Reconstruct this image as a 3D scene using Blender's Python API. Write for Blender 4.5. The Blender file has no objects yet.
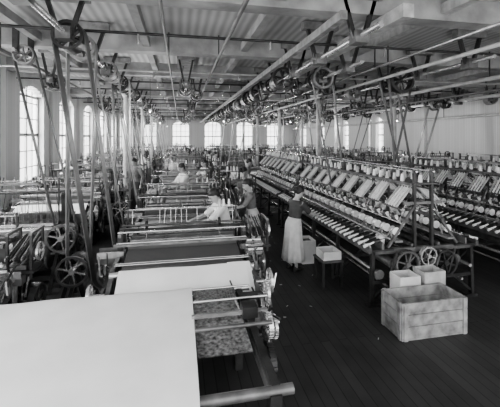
import bpy, math, random
from mathutils import Vector, Matrix
R = random.Random(7)
D = bpy.data
SC = bpy.context.scene

# ------------------------------------------------------------------ materials
def mat(name, g, rough=0.6, metal=0.0, var=0.25, scale=6.0, bump=0.0, kind='noise', g2=None):
    m = D.materials.new(name); m.use_nodes = True
    nt = m.node_tree; b = nt.nodes['Principled BSDF']
    b.inputs['Roughness'].default_value = rough
    b.inputs['Metallic'].default_value = metal
    tc = nt.nodes.new('ShaderNodeTexCoord')
    ramp = nt.nodes.new('ShaderNodeValToRGB')
    if g2 is None:
        lo, hi = g*(1-var), min(g*(1+var), .95)
    else: lo, hi = g, g2
    ramp.color_ramp.elements[0].color = (lo, lo, lo, 1)
    ramp.color_ramp.elements[1].color = (hi, hi, hi, 1)
    if kind == 'noise':
        t = nt.nodes.new('ShaderNodeTexNoise'); t.inputs['Scale'].default_value = scale
        t.inputs['Detail'].default_value = 5
        ramp.color_ramp.elements[0].position = .3; ramp.color_ramp.elements[1].position = .7
        out = t.outputs['Fac']
    elif kind in ('stripeX', 'stripeY', 'stripeZ'):
        t = nt.nodes.new('ShaderNodeTexWave'); t.bands_direction = kind[-1]
        t.inputs['Scale'].default_value = scale; t.inputs['Distortion'].default_value = .6
        t.inputs['Detail'].default_value = 2
        out = t.outputs['Fac']
    elif kind == 'brick':
        t = nt.nodes.new('ShaderNodeTexBrick'); t.inputs['Scale'].default_value = scale
        t.inputs['Color1'].default_value = (1, 1, 1, 1); t.inputs['Color2'].default_value = (.6, .6, .6, 1)
        t.inputs['Mortar'].default_value = (0, 0, 0, 1)
        t.inputs['Mortar Size'].default_value = .02
        out = t.outputs['Color']
    nt.links.new(tc.outputs['Object'], t.inputs['Vector'])
    nt.links.new(out, ramp.inputs['Fac'])
    nt.links.new(ramp.outputs['Color'], b.inputs['Base Color'])
    if bump:
        bp = nt.nodes.new('ShaderNodeBump'); bp.inputs['Strength'].default_value = bump
        bp.inputs['Distance'].default_value = .02
        nt.links.new(out, bp.inputs['Height']); nt.links.new(bp.outputs['Normal'], b.inputs['Normal'])
    return m

M = {}
M['iron'] = mat('cast_iron_dark', .045, .38, .3, .5)
M['iron2'] = mat('cast_iron_grey', .15, .36, .4, .45)
M['steel'] = mat('polished_steel', .66, .25, .7, .2)
M['woodd'] = mat('wood_dark', .09, .6, 0, .4, 9)
M['wood'] = mat('wood_mid', .22, .55, 0, .35, 9)
M['woodl'] = mat('wood_light', .45, .55, 0, .25, 9)
M['crate'] = mat('crate_boards', .3, .7, 0, .5, 7)
M['cloth'] = mat('white_silk_cloth', .82, .75, 0, .05, 3)
M['clothg'] = mat('grey_silk_cloth', .3, .7, 0, .2, 5)
M['warp'] = mat('dark_warp_threads', .015, .42, 0, kind='stripeX', scale=24, g2=.15)
M['warpl'] = mat('light_warp_threads', .1, .5, 0, kind='stripeX', scale=18, g2=.4)
M['warpm'] = mat('patterned_cloth', .01, .5, 0, scale=30, g2=.3)
M['thread'] = mat('spool_thread_white', .85, .6, 0, .1, 20)
M['leather'] = mat('leather_belt_dark', .1, .5, 0, .3, 4)
M['leather2'] = mat('leather_belt_light', .26, .45, 0, .25, 4)
M['card'] = mat('cardboard_pale', .66, .8, 0, .12, 5)
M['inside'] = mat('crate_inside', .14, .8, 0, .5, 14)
M['paint'] = mat('painted_iron_light', .45, .45, 0, .2, 6)
M['pipe'] = mat('pipe_paint', .14, .5, .2, .3, 5)
M['skin'] = mat('skin', .42, .5, 0, .05, 8)
M['hair'] = mat('hair_dark', .025, .5, 0, .4, 40)
M['blouse'] = mat('blouse_dark', .06, .8, 0, .2, 12)
M['skirt'] = mat('skirt_pale', .62, .8, 0, .1, 10)
M['white'] = mat('dress_white', .8, .8, 0, .08, 10)
M['greycloth'] = mat('work_shirt_grey', .2, .8, 0, .2, 10)
M['shoe'] = mat('shoe_leather', .04, .4, 0, .2, 10)
M['eye'] = mat('eye_dark', .02, .3, 0, .1, 10)
M['lip'] = mat('lip', .22, .5, 0, .1, 10)
M['frame'] = mat('window_frame_paint', .3, .5, 0, .1, 6)
M['wallp'] = mat('painted_brick_pale', .42, .75, 0, kind='brick', scale=3.2, g2=.6, bump=.3)
M['ceil'] = mat('ceiling_boards', .38, .7, 0, kind='stripeX', scale=2.2, g2=.56)
M['beam'] = mat('ceiling_beam_paint', .32, .65, 0, .3, 3)
M['glassy'] = mat('added_bulb_glass', .9, .2, 0, .02, 3)

def floor_mat():
    m = D.materials.new('oiled_board_floor'); m.use_nodes = True
    nt = m.node_tree; b = nt.nodes['Principled BSDF']
    tc = nt.nodes.new('ShaderNodeTexCoord'); mp = nt.nodes.new('ShaderNodeMapping')
    mp.inputs['Rotation'].default_value = (0, 0, math.pi/2)
    br = nt.nodes.new('ShaderNodeTexBrick')
    br.inputs['Scale'].default_value = 1.0
    br.inputs['Brick Width'].default_value = 2.6; br.inputs['Row Height'].default_value = .12
    br.inputs['Mortar Size'].default_value = .005
    br.inputs['Color1'].default_value = (.045, .045, .045, 1); br.inputs['Color2'].default_value = (.06, .06, .06, 1)
    br.inputs['Mortar'].default_value = (.02, .02, .02, 1)
    no = nt.nodes.new('ShaderNodeTexNoise'); no.inputs['Scale'].default_value = 2.5; no.inputs['Detail'].default_value = 8
    mx = nt.nodes.new('ShaderNodeMix'); mx.data_type = 'RGBA'; mx.blend_type = 'MULTIPLY'
    mx.inputs[0].default_value = .8
    nt.links.new(tc.outputs['Object'], mp.inputs['Vector']); nt.links.new(mp.outputs[0], br.inputs['Vector'])
    nt.links.new(tc.outputs['Object'], no.inputs['Vector'])
    nt.links.new(br.outputs['Color'], mx.inputs[6]); nt.links.new(no.outputs['Color'], mx.inputs[7])
    r2 = nt.nodes.new('ShaderNodeRGBToBW'); nt.links.new(mx.outputs[2], r2.inputs[0])
    mu = nt.nodes.new('ShaderNodeMath'); mu.operation = 'MULTIPLY'; mu.inputs[1].default_value = 1.7
    nt.links.new(r2.outputs[0], mu.inputs[0]); nt.links.new(mu.outputs[0], b.inputs['Base Color'])
    b.inputs['Roughness'].default_value = .5; b.inputs['Specular IOR Level'].default_value = .4
    return m
M['floor'] = floor_mat()

# ------------------------------------------------------------------ mesh builder
class MB:
    def __init__(s): s.v = []; s.f = []; s.m = []; s.sm = []; s.names = []
    def mi(s, n):
        if n not in s.names: s.names.append(n)
        return s.names.index(n)
    def add(s, vs, fs, m, smooth=False):
        o = len(s.v); k = s.mi(m)
        s.v += [tuple(v) for v in vs]
        for f in fs: s.f.append(tuple(i+o for i in f)); s.m.append(k); s.sm.append(smooth)
    def box(s, c, d, m, rz=0):
        hx, hy, hz = d[0]/2, d[1]/2, d[2]/2; cs, sn = math.cos(rz), math.sin(rz)
        vs = []
        for x, y, z in ((-1,-1,-1),(1,-1,-1),(1,1,-1),(-1,1,-1),(-1,-1,1),(1,-1,1),(1,1,1),(-1,1,1)):
            X, Y = x*hx, y*hy
            vs.append((c[0]+X*cs-Y*sn, c[1]+X*sn+Y*cs, c[2]+z*hz))
        s.add(vs, [(0,3,2,1),(4,5,6,7),(0,1,5,4),(1,2,6,5),(2,3,7,6),(3,0,4,7)], m)
    def bx(s, x0, x1, y0, y1, z0, z1, m): s.box(((x0+x1)/2,(y0+y1)/2,(z0+z1)/2),(x1-x0,y1-y0,z1-z0),m)
    def bar(s, p0, p1, w, h, m, up=None):
        p0, p1 = Vector(p0), Vector(p1); t = (p1-p0).normalized()
        u = Vector(up) if up else (Vector((1,0,0)) if abs(t.x) < .9 else Vector((0,1,0)))
        u = (u-t*u.dot(t)).normalized(); v = t.cross(u)
        vs = []
        for p in (p0, p1):
            for a, b in ((-1,-1),(1,-1),(1,1),(-1,1)): vs.append(p+u*a*w/2+v*b*h/2)
        s.add(vs, [(0,3,2,1),(4,5,6,7),(0,1,5,4),(1,2,6,5),(2,3,7,6),(3,0,4,7)], m)
    def cyl(s, p0, p1, r, m, n=12, r2=None):
        p0, p1 = Vector(p0), Vector(p1); t = (p1-p0).normalized(); r2 = r if r2 is None else r2
        u = Vector((1,0,0)) if abs(t.x) < .9 else Vector((0,1,0))
        u = (u-t*u.dot(t)).normalized(); v = t.cross(u); vs = []
        for p, rr in ((p0, r), (p1, r2)):
            for i in range(n):
                a = 2*math.pi*i/n; vs.append(p+u*rr*math.cos(a)+v*rr*math.sin(a))
        s.add(vs, [(i,(i+1)%n,n+(i+1)%n,n+i) for i in range(n)], m, True)
        s.add(vs, [tuple(range(n-1,-1,-1)), tuple(range(n,2*n))], m)
    def ring(s, c, ax, R1, R0, w, m, n=24):
        c, ax = Vector(c), Vector(ax).normalized()
        u = Vector((1,0,0)) if abs(ax.x) < .9 else Vector((0,1,0))
        u = (u-ax*u.dot(ax)).normalized(); v = ax.cross(u); vs = []
        for i in range(n):
            a = 2*math.pi*i/n; d = u*math.cos(a)+v*math.sin(a)
            vs += [c+d*R1-ax*w/2, c+d*R1+ax*w/2, c+d*R0+ax*w/2, c+d*R0-ax*w/2]
        fs = []
        for i in range(n):
            j = (i+1) % n
            for k in range(4): fs.append((4*i+k, 4*j+k, 4*j+(k+1)%4, 4*i+(k+1)%4))
        s.add(vs, fs, m)
    def wheel(s, c, ax, R_, w, m, sp=6, m2=None, teeth=0, rim=.14):
        m2 = m2 or m
        s.ring(c, ax, R_, R_*(1-rim), w, m, 24)
        c, ax = Vector(c), Vector(ax).normalized()
        s.cyl(c-ax*w*.7, c+ax*w*.7, R_*.2, m2, 10)
        u = Vector((1,0,0)) if abs(ax.x) < .9 else Vector((0,1,0))
        u = (u-ax*u.dot(ax)).normalized(); v = ax.cross(u)
        for i in range(sp):
            a = 2*math.pi*i/sp+.3; d = u*math.cos(a)+v*math.sin(a)
            s.bar(c+d*R_*.15, c+d*R_*(1-rim*.6), R_*.1, w*.4, m2, up=ax.cross(d))
        for i in range(teeth):
            a = 2*math.pi*i/teeth; d = u*math.cos(a)+v*math.sin(a)
            s.bar(c+d*R_*.98, c+d*R_*1.07, R_*3/teeth, w, m, up=ax.cross(d))
    def sheet(s, prof, x0, x1, m, th=.008, nx=1, wob=0):
        n = len(prof); vs = []; fs = []
        for dd in (0, th):
            for k in range(nx+1):
                x = x0+(x1-x0)*k/nx
                for (y, z) in prof:
                    dz = wob*math.sin(x*9+y*5)*.5+wob*math.sin(x*3.1-y*7)*.5 if wob else 0
                    vs.append((x, y, z-dd+dz))
        o = n*(nx+1)
        for k in range(nx):
            for i in range(n-1):
                a, b, c, d = k*n+i, k*n+i+1, (k+1)*n+i+1, (k+1)*n+i
                fs.append((a, d, c, b)); fs.append((a+o, b+o, c+o, d+o))
        s.add(vs, fs, m, True)
    def loft(s, cs, rs, m, side=(1,0,0), n=14, fold=0, nf=9):
        cs = [Vector(c) for c in cs]; vs = []; side = Vector(side)
        for i, c in enumerate(cs):
            t = (cs[min(i+1, len(cs)-1)]-cs[max(i-1, 0)]).normalized()
            u = side-t*side.dot(t)
            if u.length < .05: u = Vector((0,1,0))-t*t.y
            u.normalize(); v = t.cross(u)
            ra, rb = rs[i] if isinstance(rs[i], tuple) else (rs[i], rs[i])
            for k in range(n):
                a = 2*math.pi*k/n; q = 1+fold*(i/len(cs))*math.sin(a*nf+i*.15)
                vs.append(c+u*ra*q*math.cos(a)+v*rb*q*math.sin(a))
        fs = []
        for i in range(len(cs)-1):
            for k in range(n): fs.append((i*n+k, i*n+(k+1)%n, (i+1)*n+(k+1)%n, (i+1)*n+k))
        fs.append(tuple(range(n-1, -1, -1))); fs.append(tuple((len(cs)-1)*n+k for k in range(n)))
        s.add(vs, fs, m, True)
    def ell(s, c, r, m, n=12, k=8):
        cs = []; rs = []
        for i in range(k+1):
            a = math.pi*(i+.15)/(k+.3); cs.append((c[0], c[1], c[2]-r[2]*math.cos(a))); rs.append((r[0]*math.sin(a), r[1]*math.sin(a)))
        s.loft(cs, rs, m, n=n)
    def mesh(s, name):
        me = D.meshes.new(name); me.from_pydata(s.v, [], s.f)
        for n in s.names: me.materials.append(M[n])
        me.polygons.foreach_set('material_index', s.m)
        me.polygons.foreach_set('use_smooth', s.sm)
        me.update(); return me
    def obj(s, name, loc=(0,0,0), rz=0, parent=None):
        return put(s.mesh(name), name, loc, rz, parent)

def put(me, name, loc=(0,0,0), rz=0, parent=None, sc=None):
    o = D.objects.new(name, me); SC.collection.objects.link(o)
    o.location = loc; o.rotation_euler = (0, 0, rz)
    if sc: o.scale = sc
    if parent: o.parent = parent
    return o

# ------------------------------------------------------------------ room
XL, XR, YF, YB, ZC = -4.1, 11.2, 32.0, -1.5, 4.4
b = MB(); b.bx(XL-.35, XR+.35, YB, YF+.35, -.2, 0, 'floor'); b.obj('floor')
b = MB(); b.bx(XL-.35, XR+.35, YB, YF+.35, ZC, ZC+.2, 'ceil'); b.obj('ceiling')

def wall(name, along, pos, a0, a1, wins, out):
    b = MB(); th = .35
    def P(u0, u1, z0, z1, m='wallp'):
        p0, p1 = pos, pos+out*th
        lo, hi = min(p0, p1), max(p0, p1)
        if along == 'x': b.bx(u0, u1, lo, hi, z0, z1, m)
        else: b.bx(lo, hi, u0, u1, z0, z1, m)
    z0, z1 = wins[0][2], wins[0][3]
    P(a0, a1, 0, z0); P(a0, a1, z1, ZC)
    e = a0
    for c, w, _, _ in wins:
        P(e, c-w/2, z0, z1); e = c+w/2
        N = 10
        for i in range(N):
            u0 = c-w/2+w*i/N; um = (u0+w/N/2-c)/(w/2)
            P(u0, u0+w/N, z1-.28*um*um-.005, z1)
    P(e, a1, z0, z1)
    b.obj(name)
wn = 0
def window(along, pos, out, c, w, z0, z1):
    global wn; wn += 1
    b = MB(); q = pos+out*.18
    def P(u0, u1, za, zb, d=.05):
        if along == 'x': b.bx(u0, u1, q-d/2, q+d/2, za, zb, 'frame')
        else: b.bx(q-d/2, q+d/2, u0, u1, za, zb, 'frame')
    P(c-w/2, c-w/2+.07, z0, z1); P(c+w/2-.07, c+w/2, z0, z1); P(c-w/2, c+w/2, z0, z0+.08); P(c-w/2, c+w/2, z1-.3, z1-.24)
    zm = (z0+z1)/2; P(c-w/2, c+w/2, zm-.04, zm+.04)
    P(c-.03, c+.03, z0, z1-.02)
    for k in (-1, 1): P(c+k*w/4-.012, c+k*w/4+.012, z0, z1-.1, .03)
    for k in range(1, 6):
        z = z0+(z1-z0)*k/6; P(c-w/2, c+w/2, z-.012, z+.012, .03)
    if along == 'x': b.bx(c-w/2, c+w/2, pos-.06, pos+.2, z0, z0+.03, 'frame')
    else: b.bx(min(pos-out*.06, pos+out*.2), max(pos-out*.06, pos+out*.2), c-w/2, c+w/2, z0, z0+.03, 'frame')
    b.obj('window_%d' % wn)
W1 = [(x, 1.6, 1.25, 3.95) for x in (-2.75, .06, 3.0, 6.05, 9.05)]
W2 = [(y, 1.6, 1.2, 3.95) for y in (1.7, 4.7, 7.7, 10.7, 13.7, 16.7, 19.7, 22.7, 25.7, 28.7)]
W3 = [(y, 1.5, 1.6, 3.7) for y in (18.0, 22.0, 26.0, 30.0)]
wall('wall_back', 'x', YF, XL-.35, XR+.35, W1, 1)
wall('wall_left', 'y', XL, YB, YF, W2, -1)
wall('wall_right', 'y', XR, YB, YF, W3, 1)
for w in W1: window('x', YF, 1, *w)
for w in W2: window('y', XL, -1, *w)
for w in W3: window('y', XR, 1, *w)
b = MB()
for y in [3.2+3*i for i in range(10)]: b.bx(XL, XL+.1, y-.25, y+.25, 0, ZC, 'wallp')
b.obj('trim_1')
b = MB()
for y in [2+4*i for i in range(8)]: b.bx(XR-.14, XR, y-.22, y+.22, 0, ZC, 'wallp')
b.bx(XR-.05, XR, YB, YF, 0, 1.1, 'wood')
b.obj('trim_2')

b = MB()
for i in range(13):
    y = 1.6+2.5*i; b.bx(XL, XR, y-.13, y+.13, 4.08, ZC, 'beam')
b.obj('ceiling_beam')
b = MB()
for i, x in enumerate((-2.4, -.6, 1.2, 3.5, 5.7, 7.6, 9.5)):
    b.bx(x-.06, x+.06, YB, YF, 4.16, 4.3, 'woodl' if i in (3, 5) else 'beam')
b.obj('ceiling_joist')
pm = MB()
for x, z, r, mm in ((-2.9, 3.95, .03, 'pipe'), (-.2, 3.9, .02, 'pipe'), (.7, 3.98, .03, 'pipe'), (3.9, 3.92, .025, 'steel'), (4.2, 3.75, .035, 'paint'), (6.7, 3.8, .05, 'paint'), (7.2, 3.6, .035, 'pipe'), (8.8, 3.7, .05, 'paint'), (10.2, 3.85, .04, 'pipe'), (10.8, 3.3, .05, 'paint')):
    pm.cyl((x, YB, z), (x, YF-.01, z), r, mm, 8)
    for y in range(0, 32, 3): pm.bar((x, y+.3, z), (x, y+.3, ZC-.005), .02, .02, 'iron')
pm.obj('sprinkler_pipe')
pm = MB()
for i, y in enumerate((5.2, 8.1, 9.7, 11.3, 12.9, 14.2, 15.8, 17.6, 19.4, 21.3, 23.3, 25.4)):
    pm.cyl((XL+.01, y, 4.02), (XR-.01, y, 4.02), .022, 'paint' if i % 3 == 1 else 'iron', 8)
    for x in range(-3, 11, 2): pm.cyl((x+.4, y, 4.02), (x+.4, y, 3.88), .02, 'steel', 6)
pm.obj('steam_pipe')

cm = MB()
cm.cyl((0,0,0), (0,0,.12), .17, 'paint', 16); cm.cyl((0,0,.12), (0,0,3.85), .09, 'paint', 16, .075)
cm.cyl((0,0,3.8), (0,0,3.95), .08, 'paint', 16, .16); cm.box((0,0,4.01), (.5,.34,.12), 'paint')
cme = cm.mesh('column')
for x in (-1.72, 4.92, 8.0):
    for y in (11.6, 16.6, 21.6, 26.6): put(cme, 'support_column', (x, y, 0))

# ------------------------------------------------------------------ line shafts
def lineshaft(x, z, y0, y1, pulleys, name='line_shaft', rail=False):
    b = MB(); b.cyl((x, y0, z), (x, y1, z), .035, 'steel', 10)
    y = y0+.5
    while y < y1:
        b.bar((x-.22, y, ZC-.1), (x-.05, y, z-.08), .05, .06, 'iron'); b.bar((x+.22, y, ZC-.1), (x+.05, y, z-.08), .05, .06, 'iron')
        b.bx(x-.3, x+.3, y-.07, y+.07, ZC-.14, ZC-.02, 'wood'); b.bx(x-.09, x+.09, y-.09, y+.09, z-.1, z+.06, 'iron2')
        y += 1.25
    for (py, pr, pw) in pulleys:
        b.wheel((x, py, z), (0,1,0), pr, pw, 'wood' if R.random() < .3 else 'iron', 6, 'iron', rim=.2)
    if rail:
        b.bx(x+.28, x+.42, y0, y1, z+.1, z+.26, 'woodl'); b.bx(x-.5, x-.42, y0, y1, z+.02, z+.12, 'wood')
    return b.obj(name)
rows = [6.95+2.1*i for i in range(12)]
lineshaft(-1.45, 3.85, .5, 31, [(4.97, .2, .26), (5.55, .2, .2), (9.0, .2, .3)]+[(y+.35, .2, .2) for y in rows]+[(y+.95, .16, .12) for y in rows if abs(y+.95-9.0) > .3])
lineshaft(2.25, 3.8, 3.5, 31, [(7.3, .26, .2), (7.8, .16, .2), (8.3, .18, .2), (9.6, .28, .25), (10.4, .2, .15), (11.2, .24, .3), (11.8, .16, .2), (12.5, .25, .25), (13.3, .2, .3), (14.2, .28, .2), (15, .25, .2), (16.2, .2, .3), (17.4, .2, .2), (18.6, .28, .2), (20, .25, .2), (22, .3, .2), (24, .25, .2)], rail=True)
lineshaft(3.1, 3.82, 5.4, 9.4, [(7.1, .24, .16), (7.5, .2, .12), (8.8, .2, .16)])
lineshaft(5.0, 3.82, 4.6, 31, [(7.0, .3, .16), (7.5, .22, .14), (9.2, .2, .2), (12.3, .24, .2), (15.3, .24, .2), (17, .2, .3), (19, .2, .2)])
lineshaft(9.6, 3.75, 6, 31, [(9+2.4*i, .22, .16) for i in range(8)])

def counter(seed):
    r = random.Random(seed); b = MB(); L = r.uniform(.9, 1.6)
    b.cyl((0, -L/2, 0), (0, L/2, 0), .025, 'steel', 8)
    for y in (-L/2+.1, L/2-.1):
        b.bar((-.16, y, .6), (-.03, y, -.05), .04, .05, 'iron'); b.bar((.16, y, .6), (.03, y, -.05), .04, .05, 'iron'); b.box((0, y, 0), (.12, .1, .12), 'iron2')
    b.box((0, 0, .6), (.4, L, .08), 'wood')
    for y in (-.25, -.08, .2): b.wheel((0, y, 0), (0,1,0), r.uniform(.1, .19), .12, r.choice(('iron', 'iron2', 'wood')), 5, 'iron', rim=.2)
    b.bar((.2, -.3, -.15), (.2, .3, -.15), .03, .02, 'woodl'); b.bar((.2, 0, -.15), (.05, 0, .55), .03, .02, 'wood')
    return b.mesh('countershaft')
CS = [counter(k) for k in range(4)]
for i in range(13):
    y = 8.4+1.75*i
    for x in (-2.75, .35, 3.5, 6.6, 8.6):
        if R.random() < .25: continue
        put(CS[R.randrange(4)], 'countershaft', (x+R.uniform(-.25, .25), y+R.uniform(-.3, .3), 3.72+R.uniform(-.1, .03)), R.choice((0, math.pi)))

def belt(x0, z0, r0, x1, z1, r1, y, w, m='leather', cross=False, name='drive_belt', dy=0):
    b = MB(); p0 = Vector((x0, 0, z0)); p1 = Vector((x1, dy, z1)); t = (p1-p0).normalized()
    n = Vector((-t.z, 0, t.x)).normalized()
    up = (0, 1, 0)
    s = -1 if cross else 1
    b.bar(p0+n*r0, p1+n*s*r1, w, .012, m, up=up); b.bar(p0-n*r0, p1-n*s*r1, w, .012, m, up=up)
    for p, r, sg in ((p0, r0, -1), (p1, r1, 1)):
        pts = []
        for k in range(9):
            a = math.pi*k/8; pts.append(p+n*r*math.cos(a)+t*sg*r*math.sin(a))
        for k in range(8): b.bar(pts[k], pts[k+1], w, .012, m, up=up)
    return b.obj(name, (0, y, 0))

# ------------------------------------------------------------------ looms
def loom(seed, cloth='cloth', warp='warp', back='warpl', tall=0, clothend=-.86, syo=0., front=False):
    r = random.Random(seed); b = MB()
    for sx in (-.82, .82):
        b.bx(sx-.035, sx+.035, -.5, -.4, 0, .95, 'iron'); b.bx(sx-.035, sx+.035, .58, .68, 0, 1.0, 'iron')
        b.bx(sx-.07, sx+.07, -.6, -.3, 0, .05, 'iron'); b.bx(sx-.07, sx+.07, .48, .78, 0, .05, 'iron')
        b.bar((sx, -.45, .32), (sx, .63, .32), .05, .07, 'iron'); b.bar((sx, -.45, .93), (sx, .63, .97), .05, .07, 'iron2')
        for k in range(8):
            a0, a1 = math.pi*k/8, math.pi*(k+1)/8
            b.bar((sx, .09-.5*math.cos(a0), .35+.5*math.sin(a0)), (sx, .09-.5*math.cos(a1), .35+.5*math.sin(a1)), .04, .05, 'iron')
        b.bar((sx, -.88, .72), (sx, -.45, .9), .05, .06, 'iron2'); b.bar((sx, -.84, .7), (sx, -.46, .35), .04, .04, 'iron')
        b.bx(sx-.03, sx+.03, .06, .12, .95, 1.22+tall, 'iron'); b.bx(sx-.03, sx+.03, .36, .42, .95, 1.22+tall, 'iron')
        b.bar((sx, .02, 1.22+tall), (sx, .46, 1.22+tall), .04, .04, 'iron2')
        b.bar((sx*.93, -.05+syo, .2), (sx*.93, -.06+syo, 1.03), .04, .07, 'iron2')
    for y, z in ((-.42, .3), (.6, .3), (.6, .12), (-.1, .2)): b.bar((-.82, y, z), (.82, y, z), .06, .08, 'iron', up=(0,1,0))
    b.cyl((-.84, -.5, .92), (.84, -.5, .92), .035, 'steel', 12)
    b.cyl((-.8, clothend, .71), (.8, clothend, .71), .03, 'steel', 10); b.cyl((-.72, clothend, .71), (.72, clothend, .71), .065, cloth, 16)
    b.sheet([(clothend, .776), (-.7, .86), (-.56, .945), (-.5, .966)], -.74, .74, cloth, nx=12, wob=.006)
    b.sheet([(clothend-.06, .73), (clothend-.08, .55), (clothend-.07, .45)], -.7, .7, cloth, nx=12)
    b.cyl((-.8, -.5, .5), (.8, -.5, .5), .08, cloth, 14)
    zs = 1.03 if front else .985
    b.sheet([(-.5, .966), (-.3, .975), (-.06+syo, zs)], -.72, .72, warp)
    for y in (-.42, -.36) if front else (-.36, -.2): b.cyl((-.8, y, 1.0), (.8, y, 1.0), .008, 'steel', 6)
    b.bx(-1.08, 1.08, -.11+syo, .0+syo, .88, .97, 'woodd'); b.bx(-.72, .72, -.035+syo, -.02+syo, .97, 1.07, 'warp'); b.bx(-.9, .9, -.05+syo, -.01+syo, 1.07, 1.1, 'wood')
    b.cyl((-.86, -.04+syo, 1.115), (.86, -.04+syo, 1.115), .012, 'steel', 8)
    for sx in (-1, 1):
        b.bx(sx*.92-.16, sx*.92+.16, -.13+syo, -.115+syo, .96, 1.04, 'steel'); b.bx(sx*.92-.16, sx*.92+.16, -.0+syo, .015+syo, .96, 1.06, 'woodd')
        b.bar((sx*.98, -.06+syo, .15), (sx*1.0, -.06+syo, 1.0), .03, .05, 'wood')
    for i in range(6):
        y = .07+syo*.6+.045*i; dz = r.uniform(-.03, .03)
        b.bx(-.7, .7, y-.006, y+.006, 1.11+dz, 1.135+dz, 'woodd' if i % 3 else 'steel'); b.bx(-.7, .7, y-.008, y+.008, .7+dz, .73+dz, 'wood')
        for x in (-.7, -.24, .24, .7): b.bar((x, y, .7+dz), (x, y, 1.14+dz), .015, .012, 'iron2')
        for k in range(28): b.bar((-.66+k*.049, y, .72+dz), (-.66+k*.049, y, 1.13+dz), .005, .005, 'steel' if k % 2 else 'iron')
        for x in (-.5, .5): b.bar((x, y, 1.12+dz), (x, .25, 1.24+tall), .006, .006, 'steel')
    b.bx(-.86, .86, .23, .29, 1.21+tall, 1.26+tall, 'iron'); b.cyl((-.85, .08, 1.25+tall), (.85, .08, 1.25+tall), .012, 'steel', 8); b.cyl((-.85, .4, 1.26+tall), (.85, .4, 1.26+tall), .016, 'iron2', 8)
    for x in (-.5, .5): b.wheel((x, .25, 1.3+tall), (1,0,0), .06, .03, 'iron', 4)
    if tall > .25:
        b.bx(-.4, .4, .2, .32, 1.36+tall, 1.4+tall, 'wood')
        for k in range(14): b.bar((-.65+.1*k, .25, 1.22+tall), (-.62+.1*k+r.uniform(-.06, .06), .15+.02*(k % 5), 1.12), .008, .008, r.choice(('steel', 'iron')))
        for k in range(7): b.bar((-.6+.2*k, .3, 1.24+tall), (-.5+.17*k, .26, 1.5+tall), .02, .02, r.choice(('iron', 'wood', 'iron2')))
        b.wheel((.3, .26, 1.45+tall), (1,0,0), .12, .04, 'iron', 5); b.wheel((-.35, .26, 1.42+tall), (0,1,0), .1, .03, 'iron2', 5)
    b.sheet([(.02, .99), (.35, .99), (.72, 1.0)], -.7, .7, back)
    for y in (.47, .55, .62): b.cyl((-.75, y, 1.005), (.75, y, 1.005), .01, 'woodl' if y == .55 else 'steel', 6)
    b.cyl((-.84, .74, .97), (.84, .74, .97), .035, 'steel', 12)
    b.sheet([(.775, .97), (.83, .8), (.86, .62)], -.7, .7, back)
    b.cyl((-.7, .72, .56), (.7, .72, .56), .14, 'warpl', 18)
    for sx in (-.72, .72): b.cyl((sx-.015, .72, .56), (sx+.015, .72, .56), .23, 'iron2', 22)
    b.cyl((-.95, .72, .56), (.95, .72, .56), .03, 'steel', 8)
    # right side
    b.cyl((.8, .35, .5), (1.12, .35, .5), .025, 'steel', 8)
    b.wheel((.92, -.28, .6), (1,0,0), .17, .04, 'iron2', 5, teeth=28); b.wheel((.94, -.56, .66), (1,0,0), .1, .035, 'steel', 4, teeth=18)
    b.wheel((.98, -.75, .82), (1,0,0), .14, .03, 'steel', 5, rim=.12); b.cyl((.82, -.75, .82), (1.03, -.75, .82), .02, 'steel', 8)
    b.wheel((1.06, .35, .5), (1,0,0), .21, .07, 'iron2', 6, rim=.12); b.wheel((.9, .1, .42), (1,0,0), .24, .04, 'iron', 5, teeth=34)
    b.wheel((1.0, -.3, .9), (1,0,0), .13, .03, 'iron2', 5, teeth=24); b.wheel((1.02, -.5, .45), (1,0,0), .15, .04, 'iron', 5, 'steel', teeth=26)
    for x in (.9, 1.14):
        for y in (-.02, .3): b.bar((x, y, .92), (x, y, 1.36+tall), .025, .03, 'iron')
        b.bar((x, -.04, 1.36+tall), (x, .32, 1.36+tall), .03, .03, 'iron2'); b.bar((x, -.04, 1.1), (x, .32, 1.1), .03, .03, 'iron')
    for k in range(9): b.bar((.91+k*.027, -.1, 1.16+.01*(k%3)), (.91+k*.027, .38, 1.3+.012*(k%4)), .01, .03, 'steel' if k % 3 == 0 else 'iron')
    b.cyl((.88, .34, 1.1), (1.16, .34, 1.1), .07, 'iron2', 8); b.wheel((1.18, .12, 1.18), (1,0,0), .11, .025, 'steel', 5)
    b.bar((.84, .1, 1.0), (1.18, .1, 1.0), .3, .03, 'iron', up=(0,1,0))
    b.wheel((.87, -.3, 1.08), (1,0,0), .1, .02, 'iron2', 5)
    for k in range(12):
        a = 2*math.pi*k/12; b.cyl((.8, -.3+.09*math.cos(a), 1.08+.09*math.sin(a)), (.98, -.3+.09*math.cos(a), 1.08+.09*math.sin(a)), .014, 'thread' if k % 3 == 0 else 'wood', 6)
    b.bar((.9, -.36, .8), (.9, -.3, 1.0), .04, .05, 'iron2')
    # left side
    b.cyl((-.82, .35, .6), (-1.15, .35, .6), .025, 'steel', 8)
    b.wheel((-.95, .05, .52), (1,0,0), .26, .05, 'iron', 6, 'iron2'); b.wheel((-.92, -.45, .62), (1,0,0), .13, .035, 'iron2', 5, teeth=22)
    b.wheel((-1.0, -.72, .8), (1,0,0), .12, .03, 'steel', 5)
    b.cyl((-.82, -.72, .8), (-1.02, -.72, .8), .018, 'steel', 8)
    b.wheel((-1.0, .35, .62), (0,1,0), .16, .12, 'iron2', 5, rim=.18); b.cyl((-1.0, .1, .62), (-1.0, .6, .62), .02, 'steel', 8)
    for y in (.12, .58): b.bar((-1.0, y, .62), (-.82, y, .62), .05, .06, 'iron')
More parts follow.
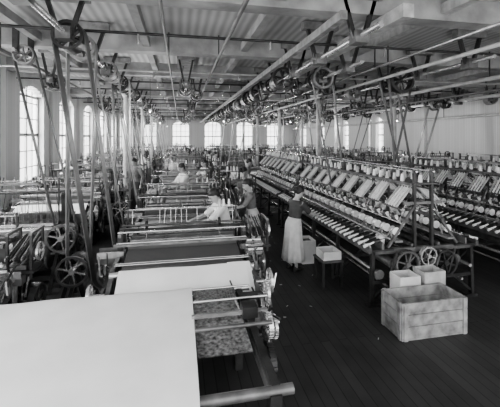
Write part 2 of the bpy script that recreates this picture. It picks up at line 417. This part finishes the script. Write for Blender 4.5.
    for k in range(34):
        sx = r.choice((-1, 1, 1)); x = sx*r.uniform(.84, 1.1); y = r.uniform(-.5, .5); z = r.uniform(.5, 1.05)
        b.bar((x, y, z), (x+r.uniform(-.05, .05), y+r.uniform(-.25, .25), z+r.uniform(.05, .25)), .016, .018, r.choice(('steel', 'iron2', 'iron2', 'wood', 'iron')))
    for sx in (-.78, .78): b.bar((sx, .5, 1.0), (sx, .5, 1.5+tall), .02, .02, 'iron')
    b.cyl((-.8, .5, 1.46+tall), (.8, .5, 1.46+tall), .009, 'steel', 6)
    for k in range(20):
        x = -.72+k*.076
        if r.random() < .6: b.bar((x, .5, 1.46+tall), (x+r.uniform(-.03, .03), .4, 1.05), .004, .004, 'steel')
    for k in range(5):
        x = r.uniform(-.7, .7); b.cyl((x, .5, 1.47+tall), (x, .5, 1.57+tall), .022, r.choice(('thread', 'woodl', 'iron')), 8, .014)
    b.bx(.55, .8, .6, .72, 1.02, 1.08, 'wood')
    for k in range(6): b.cyl((.58+.04*k, .6, 1.09), (.58+.04*k, .72, 1.10), .014, 'thread', 6)
    return b.mesh('loom')
LM = [loom(1, 'clothg', 'warp', 'warp'), loom(2, 'warpl', 'warp', 'warp', .06), loom(3, 'cloth', 'warp', 'warpl'), loom(4, 'warp', 'warpl', 'warp', .16), loom(5, 'clothg', 'warpl', 'warp', .3)]
LT = [loom(6, 'clothg', 'warp', 'warp', .3), loom(7, 'cloth', 'warp', 'warpl', .42), loom(8, 'warp', 'warp', 'clothg', .36), loom(9, 'clothg', 'warpl', 'warp', .5)]
L1 = loom(11, 'cloth', 'warp', 'warp', syo=.1, front=True)
def putloom(me, x, y, rz=0): put(me, 'power_loom', (x+R.uniform(-.05, .05), y, 0), rz)
put(L1, 'power_loom', (.05, 4.62, 0))
for i, y in enumerate(rows): putloom(LM[[1,0,3,2,4][i % 5]] if i < 3 else LT[i % 4], .05, y, 0)
for i, y in enumerate([4.25]+rows): putloom(LM[(i*3+1) % 5] if i < 3 else LT[(i+1) % 4], -2.82, y, math.pi if i % 2 else 0)
for i in range(10):
    y = 10.6+2.1*i
    if i > 1: putloom(LT[(i+3) % 4], 2.95, y+.6, math.pi if i % 2 else 0)
    putloom(LT[(i*3+1) % 4], 6.35, y+.2, 0 if i % 2 else math.pi)
    putloom(LT[(i+1) % 4], 9.6, y+.2, math.pi if i % 2 else 0)

belt(-1.45, 3.85, .2, -1.0, .62, .16, 4.97, .2, 'leather')
for i, y in enumerate(rows):
    belt(-1.45, 3.85, .2, -.95, .62, .16, y+.35, .12, ('leather2', 'leather', 'leather2', 'leather')[i % 4])
    if i % 2 and abs(y-9.05) > .1: belt(-1.45, 3.85, .16, -1.82, .62, .12, y+.95, .1, 'leather')
def stand(x, y, z=.6, w=.14):
    b = MB()
    b.wheel((x, y, z), (0,1,0), .16, w, 'iron2', 5); b.cyl((x, y-.3, z), (x, y+.3, z), .025, 'steel')
    for yy in (y-.26, y+.26):
        b.bar((x-.2, yy, 0), (x-.02, yy, z+.02), .05, .05, 'iron'); b.bar((x+.2, yy, 0), (x+.02, yy, z+.02), .05, .05, 'iron')
    b.wheel((x, y-.33, z), (0,1,0), .22, .04, 'iron2', 6, 'steel')
    b.obj('belt_drive_stand')
belt(-1.45, 3.85, .2, -1.5, .6, .16, 5.55, .15, 'leather2'); stand(-1.5, 5.55)
belt(-1.45, 3.85, .2, -1.4, .75, .16, 9.0, .28, 'leather2'); stand(-1.4, 9.0, .75, .26)
belt(-2.5, 3.85, .16, -1.85, .9, .16, 6.2, .09, 'leather'); stand(-1.85, 6.2, .9)
b = MB()
b.wheel((-2.5, 6.2, 3.85), (0,1,0), .16, .12, 'wood', 6); b.cyl((-2.5, 5.8, 3.85), (-2.5, 6.55, 3.85), .03, 'steel')
for y in (5.9, 6.45): b.bar((-2.5, y, 3.8), (-2.5, y, ZC-.01), .08, .06, 'iron')
b.obj('countershaft')

belt(3.1, 3.82, .24, 3.55, 1.0, .14, 7.1, .07, 'leather')
belt(5.0, 3.82, .3, 4.75, 1.0, .14, 7.0, .07, 'leather', True)
belt(5.0, 3.82, .22, 5.6, 1.3, .14, 7.5, .07, 'leather')
for i, y in enumerate((12.3, 17)): belt(5.0, 3.82, .24, 5.3, .62, .14, y, .1, 'leather')
belt(2.25, 3.8, .25, 1.85, .9, .16, 12.5, .1, 'leather'); belt(2.25, 3.8, .25, 1.85, .9, .16, 15, .1, 'leather2'); belt(2.25, 3.8, .25, 1.85, .9, .16, 18.6, .1, 'leather')
for i in range(4): belt(9.6, 3.75, .22, 8.6, .62, .14, 11.4+4.8*i, .1, 'leather')

# ------------------------------------------------------------------ nearest loom with the white cloth
b = MB()
b.sheet([(1.9, .72), (2.2, .86), (2.8, .872), (3.3, .878), (3.68, .882), (3.76, .86), (3.79, .8), (3.8, .66)], -1.95, .12, 'cloth', nx=40, wob=.007)
b.sheet([(1.9, .72), (1.88, .4)], -1.95, .12, 'cloth', nx=20)
b.cyl((-2.0, 3.72, .83), (.75, 3.72, .83), .03, 'steel', 12); b.cyl((-2.0, 2.2, .8), (.75, 2.2, .8), .035, 'iron2', 12)
b.sheet([(2.6, .83), (3.2, .85), (3.72, .865)], .13, .56, 'warpm', nx=6)
for x in (-1.9, -.9, .1, .62):
    b.bx(x-.04, x+.04, 2.15, 2.25, 0, .8, 'iron'); b.bx(x-.04, x+.04, 3.6, 3.7, 0, .8, 'iron'); b.bx(x-.03, x+.03, 2.2, 3.7, .72, .79, 'iron2')
b.bar((-1.9, 3.65, .3), (.62, 3.65, .3), .06, .08, 'iron', up=(0,1,0)); b.bar((-1.9, 2.2, .3), (.62, 2.2, .3), .06, .08, 'iron', up=(0,1,0))
b.bx(.1, .8, 3.08, 3.11, .87, .9, 'steel'); b.cyl((.12, 3.3, .92), (.85, 3.3, .92), .012, 'steel', 10); b.cyl((.12, 2.85, .9), (.78, 2.85, .9), .018, 'iron2', 10)
b.cyl((.12, 3.5, .95), (.7, 3.5, .95), .01, 'steel', 8)
for k in range(16): b.bar((.15+.026*k, 3.3, .92), (.15+.026*k, 3.5, .95), .006, .006, 'iron2')
b.wheel((.7, 3.2, .74), (1,0,0), .17, .05, 'iron2', 6, teeth=30); b.wheel((.78, 2.95, .82), (1,0,0), .1, .04, 'steel', 5, teeth=20)
b.wheel((.82, 3.45, .74), (1,0,0), .13, .04, 'iron2', 5, 'steel'); b.wheel((.72, 2.7, .66), (1,0,0), .15, .05, 'iron', 5, teeth=24)
b.wheel((.9, 3.2, .66), (1,0,0), .1, .03, 'steel', 5, teeth=18); b.wheel((.93, 3.62, .8), (1,0,0), .12, .03, 'steel', 5, teeth=22)
b.cyl((.6, 3.62, .8), (.97, 3.62, .8), .018, 'steel', 8); b.cyl((.6, 3.2, .7), (.95, 3.2, .7), .018, 'steel', 8)
for k in range(34):
    x = R.uniform(.56, .84); y = R.uniform(2.8, 3.65); z = R.uniform(.62, .84)
    b.bar((x, y, z), (x+R.uniform(-.06, .06), y+R.uniform(-.18, .18), z+R.uniform(.02, .12)), .014, .018, R.choice(('steel', 'iron2', 'iron', 'iron')))
b.bx(.56, .7, 3.05, 3.2, .84, .94, 'iron'); b.bx(.6, .86, 3.4, 3.55, .76, .86, 'iron')
b.bx(.6, .66, 2.2, 3.7, .79, .84, 'iron')
b.obj('cloth_loom')

b = MB()
b.sheet([(3.78, .74), (3.95, .86), (4.08, .955), (4.13, .975)], .56, .84, 'cloth', nx=6, wob=.01)
n = 10; vs = []; fs = []
for k in range(n+1):
    y = 3.76+.38*k/n; zt = .745+.235*k/n
    for j in range(5):
        vs.append((.84+.02*math.sin(k*1.7)+.012*j, y, zt-.3*j/4*(1-.4*k/n)))
for k in range(n):
    for j in range(4): fs.append((k*5+j, k*5+j+1, (k+1)*5+j+1, (k+1)*5+j))
b.add(vs, fs, 'cloth', True); b.obj('draped_cloth')

# ------------------------------------------------------------------ silk winding frame
def winder(L, seed):
    r = random.Random(seed); b = MB(); n = max(2, round(L/1.1))
    for i in range(n+1):
        y = .06+(L-.12)*i/n
        for x in (.1, 1.8): b.bar((x-.03 if x < 1 else x+.03, y, 0), (x, y, .84), .05, .06, 'iron'); b.bx(x-.1, x+.1, y-.05, y+.05, 0, .04, 'iron')
        b.bar((.1, y, .35), (1.8, y, .35), .04, .05, 'iron'); b.bar((.1, y, .1), (.95, y, .78), .03, .04, 'iron'); b.bar((1.8, y, .1), (.95, y, .78), .03, .04, 'iron')
        b.bar((.1, y, .8), (1.8, y, .8), .06, .07, 'iron2')
        for x in (.8, 1.1): b.bar((x, y, .8), (x, y, 2.0), .04, .05, 'iron')
        b.bar((.35, y, .85), (.8, y, 1.45), .03, .04, 'iron2'); b.bar((1.55, y, .85), (1.1, y, 1.45), .03, .04, 'iron2')
        b.bar((.62, y, 1.5), (1.28, y, 1.5), .04, .04, 'iron2')
    for sgn, X in ((1, 0.0), (-1, 1.9)):
        f = lambda x: X+sgn*x
        def bb(x0, x1, z0, z1, m): b.bx(min(f(x0), f(x1)), max(f(x0), f(x1)), 0, L, z0, z1, m)
        bb(0, .05, .8, .88, 'woodd'); bb(.05, .42, .82, .84, 'iron'); bb(.22, .25, .84, .94, 'iron2'); bb(.44, .56, .93, .96, 'wood')
        b.cyl((f(.03), 0, .9), (f(.03), L, .9), .012, 'steel', 8); b.cyl((f(.34), 0, 1.0), (f(.34), L, 1.0), .012, 'steel', 8); b.cyl((f(.58), 0, 1.2), (f(.58), L, 1.2), .012, 'steel', 8)
        b.cyl((f(.15), 0, .5), (f(.15), L, .5), .03, 'steel', 8); b.cyl((f(.4), 0, .62), (f(.4), L, .62), .07, 'iron2', 12)
        b.cyl((f(.3), 0, .3), (f(.3), L, .3), .02, 'steel', 8)
        bb(.7, .74, .86, .9, 'woodd')
        k = int(L/.15)
        for i in range(k):
            y = .07+(L-.14)*i/(k-1)
            b.cyl((f(-.04), y, .885), (f(.13), y, .94), .024, 'thread', 8, .012); b.cyl((f(.13), y, .94), (f(.22), y, .965), .03, 'iron', 8)
            b.bar((f(.2), y, .96), (f(.34), y, 1.0), .012, .012, 'steel')
        k = int(L/.235)
        for i in range(k):
            y = .12+(L-.24)*i/(k-1); rr = r.uniform(.03, .052)
            b.cyl((f(.5), y-.045, 1.08), (f(.5), y+.045, 1.08), rr, 'thread', 12)
            for q in (-.05, .05): b.cyl((f(.5), y+q-.006, 1.08), (f(.5), y+q+.006, 1.08), .062, 'woodl' if q > 0 else 'thread', 14)
            b.bar((f(.5), y+.08, .93), (f(.5), y+.08, 1.12), .012, .03, 'steel'); b.bar((f(.36), y, 1.0), (f(.5), y, 1.12), .008, .008, 'steel')
            b.cyl((f(.6), y+.1, 1.28), (f(.66), y+.1, 1.18), .03, 'thread', 8, .02)
            b.bar((f(.58), y, 1.2), (f(.7), y, 1.5), .006, .006, 'steel')
        bb(.62, .66, 1.22, 1.27, 'woodd')
    k = int(L/.46)
    for side, X, sg in ((0, .72, 1), (1, 1.18, -1)):
        for i in range(k):
            y = .26+(L-.6)*i/(k-1); zc = 1.56+r.uniform(-.02, .02)
            a = Vector((X-sg*.2, y-.16, zc-.12)); c = Vector((X+sg*.08, y-.16, zc+.16))
            tw = r.uniform(.02, .09)
            for j in range(5):
                dy = Vector((0, .066*j, 0)); b.bar(a+dy, c+dy+Vector((0, tw, 0)), .03, .014, 'thread' if j % 4 else 'woodl')
            b.bar(a-Vector((0, .03, .02)), a+Vector((0, .32, -.02)), .02, .02, 'woodd'); b.bar(c-Vector((0, .03, .0)), c+Vector((0, .37, .0)), .02, .02, 'woodd')
            b.cyl((X-sg*.06, y, zc-.06), (X+sg*.02, y, zc-.14), .045, 'iron', 10)
    for x in (.72, 1.18): b.bx(x-.02, x+.02, 0, L, 1.77, 1.81, 'woodd')
    for x in (.8, 1.1): b.cyl((x, 0, 1.98), (x, L, 1.98), .012, 'steel', 8); b.cyl((x, 0, 1.4), (x, L, 1.4), .012, 'steel', 8)
    for i in range(int(L/.2)):
        y = .12+i*.2
        for x in (.78, .95, 1.12):
            if r.random() < .7: b.cyl((x, y, 1.805), (x, y, 1.92), .034, r.choice(('thread', 'thread', 'woodl')), 8, .02)
    b.bx(.72, 1.18, 0, L, 1.785, 1.805, 'woodd')
    for yy in (-.05, L+.05):
        b.wheel((.6, yy, .62), (0,1,0), .2, .05, 'iron2', 6, teeth=32); b.wheel((.95, yy, .72), (0,1,0), .14, .06, 'steel', 5); b.wheel((1.25, yy, .6), (0,1,0), .2, .06, 'iron', 6)
        b.cyl((.15, yy, .5), (.15, yy+.05, .5), .07, 'iron2', 12)
        for q in range(5): b.bar((.3+.25*q, yy, .45), (.42+.25*q, yy, .8), .03, .03, 'iron2' if q % 2 else 'iron')
    b.wheel((.85, 2.6, 1.0), (0,1,0), .14, .09, 'iron2', 5); b.cyl((.85, 2.4, 1.0), (.85, 2.8, 1.0), .02, 'steel', 8)
    return b.mesh('winding_frame')
WF = winder(4.6, 1)
put(WF, 'silk_winding_frame', (2.7, 4.52, 0)); put(WF, 'silk_winding_frame', (2.7, 9.35, 0))
put(WF, 'silk_winding_frame', (5.3, 4.6, 0)); put(WF, 'silk_winding_frame', (8.0, 4.8, 0))

b = MB(); b.cyl((3.06, 4.78, .845), (3.06, 4.78, .98), .055, 'thread', 14, .07); b.ring((3.06, 4.78, .985), (0,0,1), .075, .06, .012, 'card', 14); b.obj('tin_cup')
def carton(x0, x1, y0, y1, z0, z1, m='card', t=.012, planks=0):
    b = MB()
    b.bx(x0, x1, y0, y1, z0, z0+t, m)
    if not planks: zs = [(z0+t, z1)]
    else: h = (z1-z0-t)/planks; zs = [(z0+t+i*h+.004, z0+t+(i+1)*h-.004) for i in range(planks)]
    for a, c in zs:
        b.bx(x0, x0+t, y0, y1, a, c, m); b.bx(x1-t, x1, y0, y1, a, c, m); b.bx(x0+t, x1-t, y0, y0+t, a, c, m); b.bx(x0+t, x1-t, y1-t, y1, a, c, m)
    if planks:
        for x in (x0+t, x1-t-.05):
            for y in (y0-.015, y1): b.bx(x, x+.05, y, y+.015, z0, z1, m)
        for y in (y0+.02, y1-.07): b.bx(x0-.015, x0, y, y+.05, z0, z1, m)
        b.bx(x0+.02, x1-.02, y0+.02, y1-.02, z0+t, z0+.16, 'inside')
    return b
b = carton(2.66, 3.6, 3.70, 4.14, 0, .46, 'crate', .022, 3)
for k in range(40):
    x = R.uniform(2.78, 3.45); y = R.uniform(3.76, 4.06); a = R.uniform(0, 3.1)
    b.cyl((x, y, .17+R.uniform(0, .03)), (x+.07*math.cos(a), y+.07*math.sin(a)*.6, .19), .014, R.choice(('woodl', 'woodd', 'wood')), 6)
b.obj('wooden_crate')
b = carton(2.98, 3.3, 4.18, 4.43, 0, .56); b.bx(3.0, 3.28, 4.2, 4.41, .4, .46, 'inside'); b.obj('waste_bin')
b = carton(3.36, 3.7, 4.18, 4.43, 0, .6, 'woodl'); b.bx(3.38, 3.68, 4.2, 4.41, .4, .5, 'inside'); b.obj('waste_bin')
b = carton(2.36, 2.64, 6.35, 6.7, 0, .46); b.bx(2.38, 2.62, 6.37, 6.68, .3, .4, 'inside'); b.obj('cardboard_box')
b = carton(2.34, 2.66, 5.3, 5.62, .442, .58); b.obj('cardboard_box')
b = MB()
b.bx(2.3, 2.68, 5.26, 5.66, .41, .44, 'woodd')
for x in (2.33, 2.65):
    for y in (5.3, 5.62): b.bx(x-.02, x+.02, y-.02, y+.02, 0, .41, 'iron')
b.obj('low_stool')

b = MB()
for k in range(16):
    x = R.uniform(1.3, 2.5); y = R.uniform(3.6, 8.5); a = R.uniform(0, 3)
    b.bar((x, y, .004), (x+.04*math.cos(a), y+.04*math.sin(a), .004), .01, .006, 'woodl')
b.obj('floor_scraps')

def rack(seed):
    r = random.Random(seed); b = MB()
    for x in (-.32, .32):
        for y in (-.2, .2): b.bar((x, y, 0), (x, y, 1.5), .03, .03, 'iron')
    for z in (.3, .7, 1.05, 1.4):
        b.bx(-.34, .34, -.22, .22, z, z+.02, 'woodd')
        for k in range(6):
            for q in (-.1, .1):
                if r.random() < .7: b.cyl((-.28+.11*k, q, z+.02), (-.28+.11*k, q, z+.14+.04*r.random()), .032, r.choice(('thread', 'woodl', 'wood', 'iron')), 8, .02)
    return b.mesh('bobbin_rack')
RK = [rack(1), rack(2), rack(3)]
k = 0
for x, ys in ((1.55, (8.6, 10.9, 13.1, 15.6, 17.4, 19.9, 22, 24.5, 27)), (-1.55, (9.95, 14.1, 18.4, 22.7)), (4.93, (10.3, 13.4, 15, 17.9, 19.6, 23)), (7.95, (10.4, 12.8, 14.9, 18.1, 20, 24))):
    for y in ys: put(RK[k % 3], 'bobbin_rack', (x, y, 0), R.uniform(-.1, .1)+(math.pi/2 if x < 0 or x == 4.93 else 0)); k += 1

b = MB()
b.cyl((0,0,.8), (0,0,0), .005, 'iron', 6); b.cyl((0,0,0), (0,0,-.05), .02, 'iron', 10); b.ell((0,0,-.09), (.03,.03,.045), 'glassy')
LP = b.mesh('added_bulb')  # invented bulb on a cord, dressing for the added fill lights
for x, y in [(-.75, 9.0), (-.9, 16.2), (-.75, 21), (1.75, 13.9), (4.65, 14.0), (4.65, 18.4), (7.8, 15.9), (8.4, 12), (7.9, 22.5)]:
    put(LP, 'added_bulb', (x, y, 3.27))
    l = D.lights.new('added_fill_light', 'POINT'); l.energy = 50; l.shadow_soft_size = .12  # soft fill added to brighten the deeper hall, not a known lamp
    o = D.objects.new('added_fill_light', l); o.location = (x, y, 3.0); SC.collection.objects.link(o)

# ------------------------------------------------------------------ people
def person(name, loc, yaw, H=1.6, lean=0., nod=0., hands=None, female=True, top='blouse', bottom='skirt', sleeve=.5, vox=.01, hem=.2):
    e = D.objects.new(name, None); SC.collection.objects.link(e); e.location = loc; e.rotation_euler = (0, 0, yaw); e.scale = (H/1.6,)*3
    pv = Vector((0, 0, .88)); RL = Matrix.Rotation(-lean, 3, 'X'); RH = Matrix.Rotation(-nod, 3, 'X')
    L = lambda p: pv+RL @ (Vector(p)-pv)
    hp = Vector((0, 0, 1.38))
    Hh = lambda p: L(hp+RH @ (Vector(p)-hp))
    def headmesh(b, m, pts, rr, g=0):
        b.loft([Hh(p) for p in pts], rr, m)
    b = MB()
    tc = [(0,0,.80),(0,-.01,.9),(0,0,1.0),(0,.0,1.1),(0,.01,1.2),(0,-.005,1.29),(0,-.01,1.345)]
    tr = [(.14,.1),(.16,.115),(.12,.09),(.132,.1),(.15,.112),(.15,.085),(.07,.055)]
    b.loft([L(c) for c in tc], tr, 'skin', n=20)
    b.loft([L((0,-.015,1.30)), L((0,-.01,1.36)), Hh((0,.01,1.43))], [.055,.046,.05], 'skin')
    headmesh(b, 'skin', [(0,.055,1.377),(0,.045,1.395),(0,.03,1.425),(0,.015,1.46),(0,.008,1.5),(0,.005,1.54),(0,.0,1.575),(0,-.002,1.596)],
             [(.022,.022),(.04,.045),(.056,.068),(.066,.082),(.071,.09),(.068,.086),(.048,.062),(.018,.024)])
    headmesh(b, 'skin', [(0,.092,1.5),(0,.108,1.47),(0,.1,1.452)], [(.008,.008),(.014,.014),(.012,.008)])
    for s in (-1, 1): headmesh(b, 'skin', [(s*.071,.0,1.46),(s*.077,-.004,1.485),(s*.073,-.004,1.51)], [(.008,.012),(.009,.02),(.007,.014)])
    for s in (-1, 1):
        b.loft([(s*.085,0,.88),(s*.09,.005,.72),(s*.088,.01,.56),(s*.085,.015,.46),(s*.085,.0,.34),(s*.083,-.01,.2),(s*.082,-.01,.09),(s*.082,-.005,.04)], [.09,.082,.062,.052,.05,.04,.032,.034], 'skin')
    elb = {}
    for s in (-1, 1):
        sh = L((s*.165, -.005, 1.285)); w = Vector(hands[0 if s < 0 else 1]) if hands else Vector((s*.24, .06, .78))
        d = w-sh; dist = min(d.length, .5); w = sh+d.normalized()*dist; a1, a2 = .275, .245
        h = math.sqrt(max(a1*a1-((a1*a1-a2*a2+dist*dist)/(2*dist))**2, 0)); m_ = sh+d.normalized()*((a1*a1-a2*a2+dist*dist)/(2*dist))
        pole = Vector((s*.5, -.3, -1)); pole = (pole-d.normalized()*pole.dot(d.normalized())).normalized(); el = m_+pole*h
        elb[s] = (sh, el, w)
        b.loft([sh-(el-sh)*.05, sh.lerp(el,.3), sh.lerp(el,.7), el, el.lerp(w,.3), el.lerp(w,.75), w], [.05,.046,.038,.034,.036,.026,.022], 'skin')
        f = (w-el).normalized(); f = (f+Vector((0, .4, -.3))).normalized(); lat = Vector((1,0,0)); lat = (lat-f*lat.dot(f)).normalized(); nrm = lat.cross(f)
        if nrm.z > 0: nrm = -nrm
        b.loft([w-f*.01, w+f*.03, w+f*.06, w+f*.085], [(.022,.018),(.034,.016),(.039,.015),(.036,.012)], 'skin', side=lat, n=12)
        for k, ln in enumerate((.06, .072, .068, .052)):
            p = w+f*.075+lat*(-.029+.0195*k)*(1 if s < 0 else -1)*-1; a = f; pts = [p]
            for q in (.42, .33, .25):
                a = (a+nrm*.42).normalized(); p = p+a*ln*q; pts.append(p)
            b.loft(pts, [.0088,.0085,.008,.0065], 'skin', side=lat, n=8)
        p = w+f*.02-lat*s*.025; t1 = (f*.7-lat*s*.7+nrm*.2).normalized(); t2 = (f*.95-lat*s*.1+nrm*.4).normalized()
        b.loft([p, p+t1*.035, p+t1*.035+t2*.032], [.012,.0105,.008], 'skin', n=8)
    def fin(b, n, v, it=3):
        o = b.obj(n, parent=e)
        md = o.modifiers.new('r', 'REMESH'); md.mode = 'VOXEL'; md.voxel_size = v; md.use_smooth_shade = True
        sm = o.modifiers.new('s', 'SMOOTH'); sm.factor = .5; sm.iterations = it
        return o
    fin(b, 'body', vox, 2)
    g = MB(); ex = .014
    if female: g.loft([L(c) for c in [(0,0,.95)]+tc[2:-1]+[(0,-.01,1.335)]], [(.128,.096)]+[(x+ex, y+ex) for x, y in tr[2:-1]]+[(.085,.066)], top, n=20)
    else: g.loft([L(c) for c in [(0,0,.86)]+tc[1:-1]+[(0,-.01,1.335)]], [(.17,.125)]+[(x+ex, y+ex) for x, y in tr[1:-1]]+[(.085,.066)], top, n=20)
    for s in (-1, 1):
        sh, el, w = elb[s]; k = min(1, sleeve*2); pts = [sh-(el-sh)*.05, sh.lerp(el, k*.5), sh.lerp(el, k)]; rs = [.068,.06,.056]
        if sleeve > .5: pts += [el.lerp(w, (sleeve-.5)*2)]; rs = [.068,.06,.05,.04]
        g.loft(pts, rs, top)
    fin(g, 'blouse' if female else 'shirt', .012, 4)
    g = MB()
    if female:
        zs = [.995,.96,.91,.85,.75,.6,.45,.32,hem]; ra = [.138,.148,.168,.18,.185,.195,.21,.225,.235]; rb = [.108,.118,.136,.146,.15,.165,.185,.2,.21]
        g.loft([(L((0,0,z)) if z > .88 else Vector((0, -.01, z))) for z in zs], list(zip(ra, rb)), bottom, n=48, fold=.07, nf=11)
        g.obj('skirt', parent=e)
    else:
        g.loft([L((0,0,.96)), (0,0,.88), (0,0,.8)], [(.14,.11),(.165,.12),(.16,.115)], bottom, n=20)
        for s in (-1, 1): g.loft([(s*.085,0,.86),(s*.092,.005,.66),(s*.088,.012,.46),(s*.086,-.005,.28),(s*.085,-.01,.09)], [.1,.088,.072,.065,.062], bottom)
        fin(g, 'trousers', .014, 3)
    g = MB()
    for s in (-1, 1):
        g.loft([(s*.083,-.075,.04),(s*.083,-.04,.045),(s*.085,.02,.045),(s*.088,.09,.034),(s*.09,.14,.024),(s*.09,.16,.02)], [(.022,.03),(.032,.042),(.034,.043),(.042,.032),(.036,.022),(.018,.014)], 'shoe')
        g.box((s*.084, -.055, .015), (.05, .06, .03), 'shoe')
    g.obj('shoes', parent=e)
    g = MB()
    g.loft([Hh(p) for p in [(0,-.05,1.435),(0,-.043,1.47),(0,-.032,1.505),(0,-.014,1.545),(0,-.004,1.575),(0,-.002,1.6),(0,-.002,1.618)]],
           [(.045,.035),(.072,.058),(.081,.074),(.083,.095),(.076,.096),(.055,.07),(.022,.028)], 'hair', n=18)
    if female:
        c = Hh((0,-.115,1.5)); g.ell(c, (.048,.04,.048), 'hair')
        for s in (-1, 1): g.loft([Hh((s*.066,.02,1.55)), Hh((s*.078,-.012,1.52)), Hh((s*.068,-.04,1.48))], [.016,.018,.018], 'hair')
    fin(g, 'hair', .008, 2)
    g = MB()
    for s in (-1, 1):
        g.ell(Hh((s*.03,.086,1.492)), (.011,.007,.007), 'eye', 8, 5)
        g.loft([Hh((s*.016,.093,1.512)), Hh((s*.045,.082,1.512))], [.004,.003], 'hair', side=(0,0,1), n=6)
    g.loft([Hh((-.02,.088,1.425)), Hh((0,.096,1.426)), Hh((.02,.088,1.425))], [.004,.007,.004], 'lip', side=(0,0,1), n=8)
    g.obj('face_features', parent=e)
    return e

HB = ((-.15,.45,1.02),(.15,.45,1.02))
person('woman_winder', (2.11, 6.15, 0), -math.pi/2+.35, 1.58, .16, .35, hands=((-.12,.5,.98),(.13,.5,1.0)), sleeve=.45, hem=.2, vox=.0055)
person('woman_weaver', (.8, 5.9, 0), math.pi/2+.15, 1.66, .3, .35, hands=((-.15,.62,1.0),(.2,.6,1.0)), top='white', bottom='white', sleeve=.5)
person('woman_weaver', (1.5, 7.1, 0), math.pi/2, 1.62, .12, .3, hands=HB, top='greycloth', bottom='skirt')
W_ = dict(hands=HB, vox=.014)
Mn = dict(female=False, bottom='blouse', sleeve=1, vox=.014)
person('man_weaver', (.15, 9.98, 0), math.pi/2+.4, 1.76, .12, .3, hands=HB, female=False, top='white', bottom='blouse', sleeve=1)
person('woman_weaver', (-.45, 8.0, 0), 2.6, 1.62, .2, .4, hands=HB, top='greycloth', bottom='skirt')
person('man_weaver', (-.2, 14.2, 0), 2.5, 1.78, .1, .2, top='white', **Mn)
person('woman_weaver', (.9, 12.15, 0), 2.0, 1.72, .1, .2, top='white', bottom='greycloth', **W_)
person('man_weaver', (-1.5, 12.3, 0), 2.6, 1.78, .1, .2, top='greycloth', **Mn)
person('man_weaver', (1.6, 16.5, 0), -1.6, 1.8, .05, .1, top='white', **Mn)
person('woman_weaver', (-1.5, 16.3, 0), 1.2, 1.72, .1, .2, top='white', bottom='greycloth', **W_)
person('man_weaver', (2.3, 11.9, 0), -1.6, 1.75, .1, .3, top='greycloth', **Mn)
person('woman_weaver', (1.7, 9.6, 0), -1.2, 1.65, .1, .3, top='greycloth', bottom='greycloth', **W_)
person('woman_weaver', (3.3, 16.45, 0), 3.4, 1.7, .1, .2, top='white', bottom='greycloth', **W_)
person('woman_weaver', (4.93, 9.75, 0), -1.9, 1.68, .1, .3, top='greycloth', bottom='skirt', vox=.014)
person('man_weaver', (4.95, 12.5, 0), 1.2, 1.8, .1, .2, top='white', **Mn)
person('man_weaver', (6.3, 11.85, 0), 2.2, 1.82, .05, .1, top='greycloth', **Mn)
person('woman_weaver', (7.9, 11.6, 0), 1.2, 1.7, .1, .2, top='white', bottom='blouse', **W_)
person('man_weaver', (6.6, 16.1, 0), .2, 1.82, .05, .1, top='white', **Mn)
person('man_weaver', (.6, 18.5, 0), 3.0, 1.82, .05, .1, top='blouse', **Mn)
person('woman_weaver', (1.55, 21.0, 0), 3.0, 1.75, .05, .1, top='white', bottom='skirt', **W_)

# ------------------------------------------------------------------ light
w = D.worlds.new('overcast_sky'); SC.world = w; w.use_nodes = True
bg = w.node_tree.nodes['Background']; bg.inputs[0].default_value = (1, 1, 1, 1); bg.inputs[1].default_value = 2.6
def area(name, loc, rot, sx, sy, e):
    l = D.lights.new(name, 'AREA'); l.shape = 'RECTANGLE'; l.size = sx; l.size_y = sy; l.energy = e
    o = D.objects.new(name, l); o.location = loc; o.rotation_euler = rot; SC.collection.objects.link(o)
area('daylight_left', (XL-1.2, 15, 3.2), (0, math.radians(-80), 0), 4, 34, 5500)
area('daylight_far', (3.6, YF+1.4, 3.0), (math.radians(-80), 0, 0), 16, 4, 2600)
area('daylight_right', (XR+1.4, 18, 3.2), (0, math.radians(80), 0), 4, 26, 2400)

try:
    SC.view_settings.view_transform = 'AgX'; SC.view_settings.look = 'AgX - Medium High Contrast'
    SC.view_settings.exposure = .2
except Exception as ex: print(ex)

# ------------------------------------------------------------------ camera
cd = D.cameras.new('camera'); co = D.objects.new('camera', cd); SC.collection.objects.link(co)
cd.sensor_width = 36; cd.lens = 340/500*36; cd.shift_y = -66/500
co.location = (0, 0, 2.5); co.rotation_euler = (math.radians(90), 0, math.radians(-11.6))
cd.clip_end = 200; SC.camera = co
